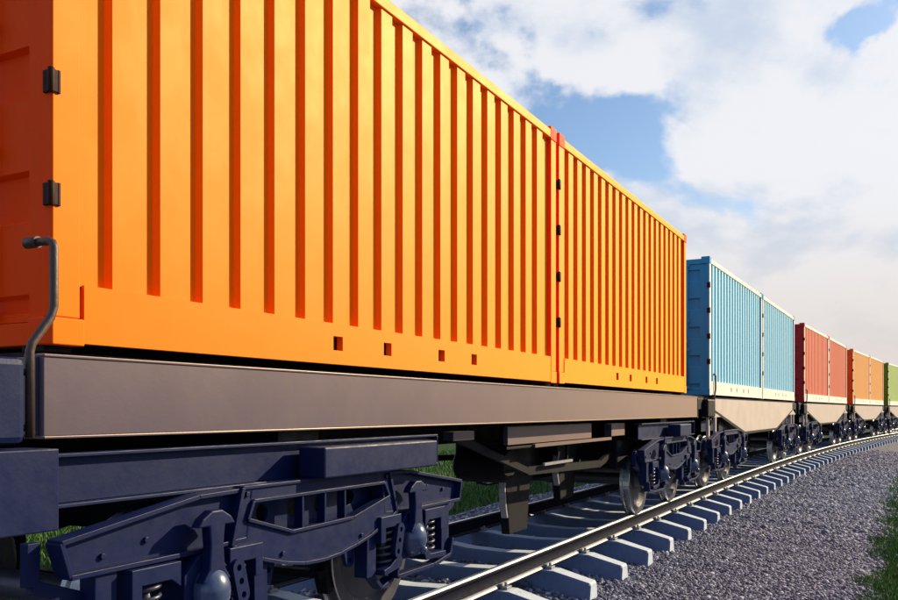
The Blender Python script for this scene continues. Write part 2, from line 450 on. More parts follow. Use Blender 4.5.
def stones():
    p = (1 + 5 ** .5) / 2
    ico = np.array([(-1, p, 0), (1, p, 0), (-1, -p, 0), (1, -p, 0), (0, -1, p), (0, 1, p), (0, -1, -p), (0, 1, -p), (p, 0, -1), (p, 0, 1), (-p, 0, -1), (-p, 0, 1)]) / math.sqrt(1 + p * p)
    F = np.array([(0, 11, 5), (0, 5, 1), (0, 1, 7), (0, 7, 10), (0, 10, 11), (1, 5, 9), (5, 11, 4), (11, 10, 2), (10, 7, 6), (7, 1, 8), (3, 9, 4), (3, 4, 2), (3, 2, 6), (3, 6, 8), (3, 8, 9), (4, 9, 5), (2, 4, 11), (6, 2, 10), (8, 6, 7), (9, 8, 1)])
    S, U, Z = [], [], []
    def scatter(s0, s1, u0, u1, dens, size):
        n = int((s1 - s0) * (u1 - u0) * dens)
        S.append(RNG.uniform(s0, s1, n)); U.append(RNG.uniform(u0, u1, n)); Z.append(size * RNG.lognormal(0, 0.28, n))
    scatter(5.0, 14, 1.15, 4.35, 1250, 0.0175)
    scatter(14, 24, 1.15, 4.35, 700, 0.023)
    scatter(24, 46, 1.15, 4.35, 260, 0.034)
    scatter(0.5, 20, -0.8, 1.15, 260, 0.024)
    scatter(6, 26, -3.4, -0.8, 260, 0.027)
    S, U, Z = map(np.concatenate, (S, U, Z))
    # fade out at the grass edge, keep clear of the sleepers
    keep = (RNG.random(len(S)) < np.clip((4.4 - U) / 0.5, 0, 1))
    k = (S - SL0) / PITCH; near = np.abs(k - np.round(k)) * PITCH < 0.13
    keep &= ~(near & (np.abs(U) < 1.57))
    S, U, Z = S[keep], U[keep], Z[keep]
    n = len(S)
    x, y, _ = at(S, U); z = bed_z(S, U)
    sc = Z[:, None] * RNG.uniform(0.65, 1.35, (n, 3)); sc[:, 2] *= 0.8
    v = ico[None] * sc[:, None, :] * RNG.uniform(0.78, 1.2, (n, 12, 1))
    a = RNG.uniform(0, 2 * math.pi, n); b = RNG.uniform(-0.7, 0.7, n)
    cb, sb = np.cos(b)[:, None], np.sin(b)[:, None]
    v = np.stack([v[..., 0], v[..., 1] * cb - v[..., 2] * sb, v[..., 1] * sb + v[..., 2] * cb], -1)
    ca, sa = np.cos(a)[:, None], np.sin(a)[:, None]
    v = np.stack([v[..., 0] * ca - v[..., 1] * sa, v[..., 0] * sa + v[..., 1] * ca, v[..., 2]], -1)
    v += np.stack([x, y, z + Z * 0.25], -1)[:, None, :]
    f = (F[None] + (np.arange(n) * 12)[:, None, None]).reshape(-1, 3)
    tone = np.repeat(np.clip(RNG.normal(0.5, 0.26, n), 0, 1), 12)
    o = mesh_from_arrays('ballast_stones', v.reshape(-1, 3), f, 3, tone, M['stone'])
    tag(o, 'loose grey crushed stone ballast along the track', 'gravel', kind='stuff')

def grass():
    S, U, H = [], [], []
    def sc(s0, s1, u0, u1, dens, h, edge):
        n = int((s1 - s0) * abs(u1 - u0) * dens)
        s = RNG.uniform(s0, s1, n); u = RNG.uniform(min(u0, u1), max(u0, u1), n)
        k = RNG.random(n) < np.clip((np.abs(u) - edge - 0.05 + 0.10 * np.sin(s * 1.9) + 0.08 * np.sin(s * 5.3)) / 0.8, 0.0, 1)
        S.append(s[k]); U.append(u[k]); H.append(h * RNG.lognormal(0, 0.3, k.sum()))
    sc(5, 16, 3.75, 5.2, 7500, 0.055, 3.95)
    sc(16, 34, 3.75, 6.2, 1300, 0.085, 3.95)
    sc(3, 16, 5.2, 9.0, 900, 0.09, 3.95)
    sc(16, 34, 6.2, 10.0, 300, 0.11, 3.95)
    sc(34, 70, 3.75, 9, 160, 0.11, 3.95)
    sc(6, 16, -3.0, -12, 420, 0.10, 3.1)
    sc(16, 40, -3.0, -16, 160, 0.13, 3.1)
    S, U, H = map(np.concatenate, (S, U, H)); n = len(S)
    x, y, _ = at(S, U); z = np.maximum(bed_z(S, U), -0.20)
    a = RNG.uniform(0, 2 * math.pi, n); w_ = H * 0.055 + 0.0015
    lean = H * RNG.uniform(0.1, 0.7, n); b = RNG.uniform(0, 2 * math.pi, n)
    B = np.stack([x, y, z], -1)
    side = np.stack([np.cos(a) * w_, np.sin(a) * w_, 0 * a], -1)
    tip = B + np.stack([np.cos(b) * lean, np.sin(b) * lean, H], -1)
    mid = B + np.stack([np.cos(b) * lean * .35, np.sin(b) * lean * .35, H * .55], -1)
    v = np.stack([B - side, B + side, mid + side * .8, tip, mid - side * .8], 1).reshape(-1, 3)
    f = np.arange(n * 5).reshape(-1, 5)
    tone = np.repeat(np.clip(RNG.normal(0.5, 0.25, n), 0, 1), 5)
    o = mesh_from_arrays('grass', v, f, 5, tone, M['blade'])
    tag(o, 'short green grass on both sides of the ballast', 'grass', kind='stuff')

# ------------------------------------------------------------------ rails and sleepers
SL0, PITCH = 8.70, 1.157
def make_rail(u0, label):
    hw = 0.036
    # cross-section: (lateral, height), rail base at RAIL_TOP - 0.19
    zt = RAIL_TOP
    half = [(0.080, -0.190), (0.080, -0.178), (0.030, -0.158), (0.010, -0.140), (0.009, -0.060), (0.034, -0.046), (hw + .001, -0.036), (hw, -0.016), (hw - .014, -0.003), (0.018, 0.0)]
    prof = half + [(-a, b) for a, b in half[::-1]]
    sl = np.concatenate([np.arange(-10, 90, 0.35), [92]])
    m = MB(); rows = []
    for a, b in prof:
        x, y, _ = at(sl, u0 + a)
        rows.append([(float(p), float(q), zt + b) for p, q in zip(x, y)])
    n = len(prof)
    V = [[m.bm.verts.new(p) for p in r] for r in rows]
    for i in range(n):
        j = (i + 1) % n
        head = 7 <= i <= 11
        for k in range(len(sl) - 1):
            f = m.bm.faces.new((V[i][k], V[j][k], V[j][k + 1], V[i][k + 1])); f.smooth = not head and i not in (0, n - 1)
            f.material_index = 1 if head else (2 if i in (1, 17) else 0)
    o = m.build('rail', [M['rail'], M['railhead'], M['foot']])
    tag(o, label, 'rail', 'rails of the track')
make_rail(GAUGE, 'steel rail on the near side of the track, polished top, beside the open ballast')
make_rail(-GAUGE, 'steel rail on the far side of the track, seen between the wheels under the wagons')

def make_sleeper():
    root = empty('railway_sleeper')
    m = MB()
    st = [(-1.55, .075, .088), (-1.53, .083, .10), (-1.14, .178, .115), (-0.70, .178, .115), (-0.45, .145, .11), (0.0, .130, .105), (.45, .145, .11), (.70, .178, .115), (1.14, .178, .115), (1.53, .083, .10), (1.55, .075, .088)]
    rows = []
    for yy, zt, hw in st:
        e = 0.03 if abs(yy) > 1.54 else 0
        rows.append([(-hw - .055, yy, -0.16), (-hw - .008, yy, zt - .022), (-hw + .006, yy, zt - e * .3), (hw - .006, yy, zt - e * .3), (hw + .008, yy, zt - .022), (hw + .055, yy, -0.16)])
    V = m.grid(rows, closed_v=True)
    m.bm.faces.new(V[0]); m.bm.faces.new(V[-1][::-1])
    o = m.build('concrete_block', [M['concrete'], M['shaded']], root, bevel=0.006)
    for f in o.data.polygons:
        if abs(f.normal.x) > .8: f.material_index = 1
    base = RAIL_TOP - 0.19
    for sy in (1, -1):
        for io in (1, -1):
            c = MB(); yc = sy * (GAUGE) + io * 0.125
            c.box(-0.055, 0.055, yc - 0.035, yc + 0.035, base - .004, base + 0.028)
            c.box(-0.028, 0.028, yc - io * 0.05 - 0.022, yc - io * 0.05 + 0.022, base + 0.014, base + 0.046)
            c.tube([(0, yc, base + .02), (0, yc, base + .062)], 0.017, 6)
            c.build('rail_clip', M['clip'], root, bevel=0.004)
    return root
proto = make_sleeper()
first = True
for k in range(-9, 71):
    s = SL0 + PITCH * k
    if s < -1.5: continue
    o = proto if first else copy_tree(proto); first = False
    x, y, ph = at(s)
    o.location = (float(x), float(y), random.uniform(-.004, .004))
    o.rotation_euler = (0, 0, math.pi / 2 - float(ph) + random.uniform(-.006, .006))
    tag(o, 'pale concrete sleeper bedded in ballast, crossing under both rails', 'sleeper', 'concrete sleepers under the rails')
stones()
grass()

# ------------------------------------------------------------------ containers
CL, CH, CW = 6.03, 2.60, 1.22
def make_container(matname):
    pm = M['shaded_orange_end' if matname == 'orange_paint' else matname]; sm, rm = (M[k] for k in SIDES[matname])
    root = empty('shipping_container')
    # corner posts and castings
    for x0, x1 in ((0.0, 0.15), (CL - .15, CL)):
        for sy in (-1, 1):
            m = MB()
            ya, yb = sorted((sy * (CW - .006), sy * (CW - .07)))
            m.box(x0 + .006, x1 - .006, ya, yb, .12, CH - .10)
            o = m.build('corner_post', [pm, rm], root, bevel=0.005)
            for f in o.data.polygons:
                if f.normal.y * sy > .9: f.material_index = 1  # outward face gets the rail colour, painted glare on the farther boxes
            for z0, z1 in ((0, .118), (CH - .098, CH + .035)):
                m = MB(); ya, yb = sorted((sy * CW, sy * (CW - .16)))
                xa, xb = (x0, x0 + .165) if x0 == 0 else (x1 - .165, x1)
                m.box(xa, xb, ya, yb, z0, z1)
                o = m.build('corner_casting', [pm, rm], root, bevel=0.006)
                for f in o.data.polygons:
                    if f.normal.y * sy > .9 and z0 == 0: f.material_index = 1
    # bottom side rails with fork slots, top side rails
    slots = [2.10, 2.70, 3.50, 4.08]
    for sy in (-1, 1):
        m = MB(); x0, x1 = .165, CL - .165
        xs = [x0]
        for c in slots: xs += [c - .055, c + .055]
        xs.append(x1)
        yo, yi = sy * (CW - .004), sy * (CW - .05)
        ya, yb = sorted((yo, yi))
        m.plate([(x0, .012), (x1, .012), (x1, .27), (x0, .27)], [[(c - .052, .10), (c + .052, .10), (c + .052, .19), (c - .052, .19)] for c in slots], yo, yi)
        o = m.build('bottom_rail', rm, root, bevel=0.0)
        for c in slots:
            h = MB(); ya, yb = sorted((yi + .0 * sy - sy * .002, yi - sy * .03))
            h.box(c - .07, c + .07, ya, yb, .08, .21)
            h.build('fork_slot', M['hole'], o)
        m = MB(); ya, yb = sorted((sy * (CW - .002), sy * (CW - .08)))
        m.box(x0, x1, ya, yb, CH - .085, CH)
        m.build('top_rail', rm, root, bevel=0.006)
        # corrugated side
        m = MB(); pit, run, dep = .2885, .020, .035
        n = int((CL - .33) / pit); pts = [(.145, CW - .012 - dep)]
        xx = .165 + .025
        fl = (pit - 2 * run) / 2
        pts = [(.145, CW - .016), (xx + .0, CW - .016), (xx + .012, CW - .016 - dep)]
        xx += .012
        while xx + pit < CL - .15:
            for dx, yy in ((fl * .86, 0), (run, 1), (fl * 1.14, 1), (run, 0)):
                xx += dx
                pts.append((xx, CW - .016 - (dep if yy == 0 else 0)))
        pts.append((CL - .145, pts[-1][1]))
        lo, hi = .262, CH - .078
        m.grid([[(p[0], sy * p[1], lo) for p in pts], [(p[0], sy * p[1], hi) for p in pts]])
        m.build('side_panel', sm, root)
    # roof with shallow cross ribs
    m = MB(); pts = []
    xx = .16
    while xx < CL - .2:
        pts += [(xx, CH - .03), (xx + .10, CH - .03), (xx + .12, CH - .012), (xx + .20, CH - .012)]; xx += .22
    pts.append((CL - .16, CH - .03))
    m.grid([[(p[0], -CW + .06, p[1]) for p in pts], [(p[0], CW - .06, p[1]) for p in pts]])
    m.build('roof', sm, root)
    m = MB(); m.box(.10, CL - .10, -CW + .08, CW - .08, .14, .17); m.build('floor', M['hole'], root)
    # headers and sills
    for xa, xb in ((.012, .14), (CL - .14, CL - .012)):
        m = MB(); m.box(xa, xb, -CW + .16, CW - .16, 0.0, .10); m.build('end_beam', pm, root, bevel=0.005)
        m = MB(); m.box(xa, xb, -CW + .07, CW - .07, CH - .10, CH - .003); m.build('end_beam', pm, root, bevel=0.005)
    # blind end
    m = MB(); pts = [(-CW + .06, CL - .05)]
    yy = -CW + .10
    while yy + .25 < CW - .05:
        pts += [(yy, CL - .05), (yy + .02, CL - .015), (yy + .12, CL - .015), (yy + .14, CL - .05)]; yy += .25
    pts.append((CW - .06, CL - .05))
    m.grid([[(p[1], p[0], .09) for p in pts], [(p[1], p[0], CH - .09) for p in pts]])
    m.build('end_panel', pm, root)
    # two doors with pressed horizontal recesses
    rec = [(.135, .225), (.54, .765), (1.08, 1.31), (1.63, 1.855), (2.17, 2.395)]
    for sy in (-1, 1):
        m = MB()
        y_o, y_i = CW - .065, .006
        r_o, r_i = CW - .185, .14
        def Y(v): return sy * v
        zb, zt = .105, CH - .105
        xf, xr = .028, .062
        # face strips around the recesses, then each recess as sloped pan
        def q(y0, y1, z0, z1, x=xf):
            m.face([(x, Y(y0), z0), (x, Y(y1), z0), (x, Y(y1), z1), (x, Y(y0), z1)])
        q(r_o, y_o, zb, zt); q(y_i, r_i, zb, zt)
        zz_ = zb
        for a, b in rec:
            q(r_i, r_o, zz_, a); zz_ = b
            e = .014
            m.face([(xr, Y(r_i + e), a + e), (xr, Y(r_o - e), a + e), (xr, Y(r_o - e), b - e), (xr, Y(r_i + e), b - e)])
            c0 = [(r_i, a), (r_o, a), (r_o, b), (r_i, b)]; c1 = [(r_i + e, a + e), (r_o - e, a + e), (r_o - e, b - e), (r_i + e, b - e)]
            for i in range(4):
                j = (i + 1) % 4
                m.face([(xf, Y(c0[i][0]), c0[i][1]), (xf, Y(c0[j][0]), c0[j][1]), (xr, Y(c1[j][0]), c1[j][1]), (xr, Y(c1[i][0]), c1[i][1])])
        q(r_i, r_o, zz_, zt)
        for (ya_, yb_) in ((y_o, y_o), (y_i, y_i)):
            m.face([(xf, Y(ya_), zb), (xf + .05, Y(ya_), zb), (xf + .05, Y(ya_), zt), (xf, Y(ya_), zt)])
        for zc in (zb, zt):
            m.face([(xf, Y(y_i), zc), (xf, Y(y_o), zc), (xf + .05, Y(y_o), zc), (xf + .05, Y(y_i), zc)])
        door = m.build('door', pm, root, merge=True)
        for yy in (.30, .80):
            m = MB(); m.tube([(.005, Y(yy), .09), (.005, Y(yy), CH - .07)], .017, 8)
            for z in (.13, .85, 1.4, 2.46): m.box(-.015, .027, Y(yy) - .035, Y(yy) + .035, z, z + .05)
            m.build('locking_bar', pm, door)
            m = MB(); m.box(-.022, -.004, min(Y(yy), Y(yy - .26)), max(Y(yy), Y(yy - .26)), 1.02, 1.05)
            m.build('handle', M['clip'], door)
        for z in (.64, 1.12, 1.61, 2.09):
            m = MB()
            ya, yb = sorted((Y(CW + .004), Y(CW - .055)))
            m.box(-.006, .026, ya, yb, z - .048, z + .048)
            ya, yb = sorted((Y(CW + .004), Y(CW - .012)))
            m.box(.0262, .040, ya, yb, z - .05, z + .05)
            m.tube([(-.004, Y(CW - .002), z - .052), (-.004, Y(CW - .002), z + .052)], .015, 8)
            m.build('hinge', M['rubber'], door, bevel=0.003)
    return root

# ------------------------------------------------------------------ bogie
def arc_box(m, pts, y0, y1, w, mi=0):
    m.rim(pts, y0, y1, w, mi, closed=False)

def make_bogie(parent):
    """three-piece bogie; x along the track from its centre, z above rail top; the frame is the part, the rest hangs under it"""
    c = MB()
    # bolster crosswise plus centre bowl
    c.prism([(-1.20, 1.00), (-.9, .72), (.9, .72), (1.20, 1.00), (1.20, 1.05), (-1.20, 1.05)], -.26, .26, axis='x')
    c.lathe_y([(0, .01), (0, .01)], 0, 0, 3)
    root = c.build('bogie', M['under'], parent, bevel=0.01)
    for sy in (-1, 1):
        f = MB(); yo = 1.31
        def y_(v): return sy * v
        wingL = [(-1.842, .952), (-1.794, .800), (-1.11, .805), (-.70, .822), (-.66, 1.085), (-1.044, 1.076)]
        wingR = [(.66, 1.085), (1.044, 1.072), (1.846, .948), (1.811, .804), (1.11, .800), (.70, .812)]
        f.prism(wingL, y_(yo - .05), y_(yo - .085)); f.prism(wingR, y_(yo - .05), y_(yo - .085))
        f.rim(wingL, y_(yo), y_(yo - .095), .022); f.rim(wingR, y_(yo), y_(yo - .095), .022)
        cen = [(-.735, 1.097), (.735, 1.095), (.836, .812), (.66, .74), (.507, .688), (.34, .65), (.165, .62), (0, .608), (-.20, .614), (-.38, .645), (-.574, .695), (-.70, .74), (-.82, .800)]
        hexa = [(-.656, 1.020), (.668, 1.022), (.732, .925), (.30, .828), (-.32, .815), (-.700, .925)]
        f.plate(cen, [hexa], y_(yo), y_(yo - .035))
        f.rim(cen[2:] , y_(yo + .014), y_(yo - .06), .020, closed=False)
        f.rim([cen[-1], cen[0]], y_(yo + .016), y_(yo - .06), .024, closed=False)
        f.rim([cen[1], cen[2]], y_(yo + .016), y_(yo - .06), .024, closed=False)
        f.rim([cen[0], cen[1]], y_(yo + .014), y_(yo - .06), .018, closed=False)
        f.rim(hexa, y_(yo + .018), y_(yo - .05), .020)
        for xb, (za, zb_) in ((-.22, (.82, 1.015)), (0.0, (.825, 1.015)), (.21, (.83, 1.015))):
            f.bar((xb, y_(yo - .02), za), (xb, y_(yo - .02), zb_), .06, .018)
        el = lambda cx, cz, rx, rz: [(cx + rx * math.cos(t * math.pi / 7), cz + rz * math.sin(t * math.pi / 7)) for t in range(14)]
        f.plate([(-.72, .80), (.74, .80), (.74, 1.04), (-.72, 1.04)], [el(-.43, .925, .05, .055), el(-.13, .925, .07, .06), el(.11, .925, .05, .055), el(.40, .94, .10, .055)], y_(yo - .12), y_(yo - .145))
        for bx, bz in ((-.62, .74), (-.40, .70), (.40, .70), (.62, .78), (-.70, 1.06), (.70, 1.06), (-1.60, .86), (-1.35, .90), (1.60, .90), (1.35, .94)):
            off = .0 if abs(bx) < .8 else .05
            f.prism([(bx + .016 * math.cos(t), bz + .016 * math.sin(t)) for t in [k * math.pi / 3 for k in range(6)]], y_(yo - off + .014), y_(yo - off - .002))
        # end hooks of the frame
        f.rim([(-1.90, .955), (-1.90, .77), (-1.66, .68), (-1.62, .60)], y_(yo - .10), y_(yo - .15), .06, closed=False)
        f.rim([(1.90, .955), (1.90, .77), (1.70, .68), (1.66, .60)], y_(yo - .10), y_(yo - .15), .05, closed=False)
        fr = f.build('side_frame', M['frame'], root, bevel=0.003)
        for sx in (-1, 1):
            def X(v): return sx * v
            # axle box with its spring hoods, legs and keeper
            a = MB()
            a.prism([(X(.86), .47), (X(.86), .70), (X(.95), .79), (X(1.07), .79), (X(1.17), .70), (X(1.17), .47)], y_(yo + .02), y_(yo - .24))
            a.prism([(X(.60), .62), (X(.60), .795), (X(.86), .795), (X(.86), .66), (X(.80), .715), (X(.66), .715), (X(.66), .62)], y_(yo + .03), y_(yo - .16))
            a.prism([(X(1.20), .66), (X(1.20), .785), (X(1.50), .785), (X(1.50), .62), (X(1.44), .62), (X(1.44), .705), (X(1.26), .705)], y_(yo + .03), y_(yo - .16))
            a.prism([(X(.50), .40), (X(.51), .80), (X(.62), .80), (X(.61), .40)], y_(yo - .02), y_(yo - .12))
            a.prism([(X(1.54), .42), (X(1.54), .80), (X(1.66), .80), (X(1.66), .47)], y_(yo - .02), y_(yo - .12))
            a.prism([(X(.62), .44), (X(.70), .455), (X(.86), .545), (X(.86), .47), (X(.84), .43), (X(.63), .40)], y_(yo + .04), y_(yo - .15))
            a.prism([(X(1.17), .545), (X(1.26), .46), (X(1.50), .45), (X(1.50), .41), (X(1.20), .42), (X(1.17), .47)], y_(yo + .04), y_(yo - .15))
            a.rim([(X(.84), .46), (X(.84), .36), (X(1.36), .36), (X(1.62), .40), (X(1.66), .52)], y_(yo + .02), y_(yo - .06), .030, closed=False)
            a.rim([(X(.58), .41), (X(.70), .30), (X(.84), .345)], y_(yo - .02), y_(yo - .10), .028, closed=False)
            ab = a.build('axle_box', M['frame'], root, bevel=0.004)
            # tall guide pin with arrow-shaped head
            g_ = MB(); xc = 1.01
            g_.prism([(X(xc - .13), .935), (X(xc - .10), .975), (X(xc - .035), 1.012), (X(xc + .035), 1.012), (X(xc + .10), .975), (X(xc + .13), .935), (X(xc + .055), .935), (X(xc + .045), .84), (X(xc + .055), .72), (X(xc + .10), .66), (X(xc - .10), .66), (X(xc - .055), .72), (X(xc - .045), .84), (X(xc - .055), .935)], y_(yo + .085), y_(yo + .025))
            g_.build('guide_pin', M['frame'], root, bevel=0.008)
            b_ = MB(); b_.ball((X(xc), y_(yo + .035), .605), .105, .10, .125); b_.ball((X(xc), y_(yo + .12), .53), .03, .03, .03, 10, 6)
            b_.build('bearing_cap', M['boss'], root)
            # slotted link plates
            for (lx, lz, tilt) in ((.80, .62, .25), (.40, .60, -.3)):
                l_ = MB(); L, r0 = .075, .045
                loop = [(r0 * math.cos(t), L + r0 * math.sin(t)) for t in np.linspace(0, math.pi, 9)] + [(r0 * math.cos(t), -L + r0 * math.sin(t)) for t in np.linspace(math.pi, 2 * math.pi, 9)]
                def rt(p): return (X(lx + p[0] * math.cos(tilt) + p[1] * math.sin(tilt)), lz - p[0] * math.sin(tilt) + p[1] * math.cos(tilt))
                hs = [[rt((.018 * math.cos(t * math.pi / 5), cz + .018 * math.sin(t * math.pi / 5))) for t in range(10)] for cz in (-L, 0, L)]
                yy = yo + (.055 if lx > .5 else -.10)
                l_.plate([rt(p) for p in loop], hs, y_(yy), y_(yy - .03))
                l_.build('link_plate', M['frame'], root)
            for cx in (.755, 1.345):
                s_ = MB(); path = []
                turns = 5.5
                for k in range(int(turns * 14) + 1):
                    t = 2 * math.pi * k / 14
                    path.append((X(cx) + .068 * math.cos(t), y_(yo - .06) + .068 * math.sin(t), .45 + .265 * k / (turns * 14)))
                s_.tube(path, .0115, 6)
                s_.tube([(X(cx), y_(yo - .06), .44), (X(cx), y_(yo - .06), .72)], .030, 8)
                s_.build('spring', M['spring'], root)
    # wheelsets
    for sx in (-1, 1):
        xc = sx * 1.01
        m = MB(); rw = .50
        m.tube([(xc, -1.20, rw), (xc, -.80, rw), (xc, .80, rw), (xc, 1.20, rw)], [.07, .085, .085, .07], 16)
        m.build('axle', M['steel'], root)
        for sy in (-1, 1):
            w_ = MB(); o_, i_ = 1.005, .868
            prof = [(o_, .065), (o_ + .03, .10), (o_ + .03, .125), (o_ - .03, .15), (o_ - .055, .36), (o_ - .002, .405), (o_, .492), (o_ - .006, .50), (i_ + .042, .505), (i_ + .034, .527), (i_ + .006, .530), (i_, .51), (i_, .42), (i_ + .05, .39), (i_ + .055, .15), (i_ - .02, .13), (i_ - .02, .065)]
            mi = [0] * 16
            for k in (6, 7, 8, 9): mi[k] = 1
            mi[5] = 1 if False else 0
            w_.lathe_y([(sy * a, b) for a, b in prof], xc, .500, 56, mi)
            w_.build('wheel', [M['steel'], M['tread']], root, bevel=0)
        # brake beam and blocks
        m = MB(); xb = xc - sx * .60
        m.bar((xb, -1.0, .42), (xb, 1.0, .42), .05, .08, up=(0, 0, 1))
        for sy in (-1, 1):
            pts = [(xc + sx * -.545 * math.cos(t), .50 + .545 * math.sin(t)) for t in np.linspace(-.42, .32, 6)]
            m.rim(pts, sy * .90, sy * .99, .05, closed=False)
            m.bar((xb - sx * .02, sy * .945, .40), (xb, sy * .945, .92), .04, .05)
        m.build('brake_beam', M['under'], root)
    return root

# ------------------------------------------------------------------ wagons
def common_under(root, x0, x1):
    m = MB()
    m.box(x0 + .03, x1 - .03, -.24, .24, 1.16, 1.62)
    for k in range(9):
        x = x0 + .5 + (x1 - x0 - 1) * k / 8
        m.box(x - .05, x + .05, -1.08, 1.08, 1.42, 1.70)
    m.build('centre_sill', M['under'], root)
    m = MB(); m.box(x0 + .02, x1 - .02, -1.13, 1.13, 1.702, 1.762); m.build('deck', M['under'], root)
    for xc in [.08, 5.95, 6.19, 12.06]:
        for sy in (-1, 1):
            t = MB(); t.box(xc - .07, xc + .07, sy * 1.08 - .07, sy * 1.08 + .07, 1.763, 1.788); t.build('twist_lock', M['under'], root)

def coupler(root, x, sgn):
    m = MB()
    m.bar((x, 0, 1.02), (x + sgn * .62, 0, 1.02), .17, .14, up=(0, 0, 1))
    m.prism([(x + sgn * .55, .86), (x + sgn * .96, .92), (x + sgn * .96, 1.14), (x + sgn * .55, 1.2)], -.16, .16)
    m.tube([(x + sgn * .3, .12, .98), (x + sgn * .5, .2, .7), (x + sgn * .9, .2, .66)], .025, 8)
    m.build('coupler', M['under'], root, bevel=0.015)

def crank(root, x, y=-1.36, bm=None):
    bm = bm or M['deck']
    m = MB(); m.box(x - .62, x + .0, y - .03, y + .16, 1.375, 1.715); b = m.build('brake_box', bm, root, bevel=0.03)
    m = MB(); m.tube([(x - .14, y + .06, 1.372), (x - .14, y + .06, 1.22)], .04, 10); m.build('stub_pipe', bm, b)
    m = MB()
    pts = [(x + .035, y, 1.40), (x + .035, y, 1.74), (x + .045, y, 1.775), (x + .13, y, 1.885), (x + .145, y, 1.93), (x + .145, y, 2.17), (x + .145, y + .008, 2.19), (x + .143, y + .03, 2.198), (x + .14, y + .13, 2.20)]
    m.tube(pts, .0175, 12)
    m.tube([(x + .141, y + .09, 2.20), (x + .139, y + .16, 2.20)], .024, 12)
    m.tube([(x - .015, y + .02, 1.44), (x + .06, y + .02, 1.44)], .014, 8)
    m.tube([(x - .015, y + .02, 1.66), (x + .06, y + .02, 1.66)], .014, 8)
    m.build('brake_crank', M['crank'], b)

def legs_and_drum(root):
    m = MB(); m.lathe_y([(-.72, .02), (-.72, .15), (-.69, .185), (-.15, .185), (-.12, .15), (-.12, .02)], 5.95, .92, 28)
    d_ = m.build('air_tank', M['under'], root)
    m = MB(); 
    for yy in (-.7, -.25): m.bar((5.95, yy, 1.15), (5.95, yy, 1.45), .06, .30)
    m.build('tank_strap', M['under'], d_)
    for (x, y, w_, zt, zb) in ((6.78, -.42, .42, 1.12, .10), (8.42, -.42, .40, 1.12, .34)):
        m = MB(); m.prism([(x - w_, zt), (x + w_, zt), (x + w_ * .62, zb), (x - w_ * .62, zb)], y - .05, y + .05)
        h = m.build('brake_hanger', M['under'], root, bevel=.008)
        m = MB(); pts = [(x - w_ * .8 - .07 * math.sin(t * math.pi / 6), zb + .2 + (zt - zb - .35) * t / 6) for t in range(7)]
        m.rim(pts, y - .06, y + .01, .03, closed=False); m.build('brake_shoe', M['clip'], h)

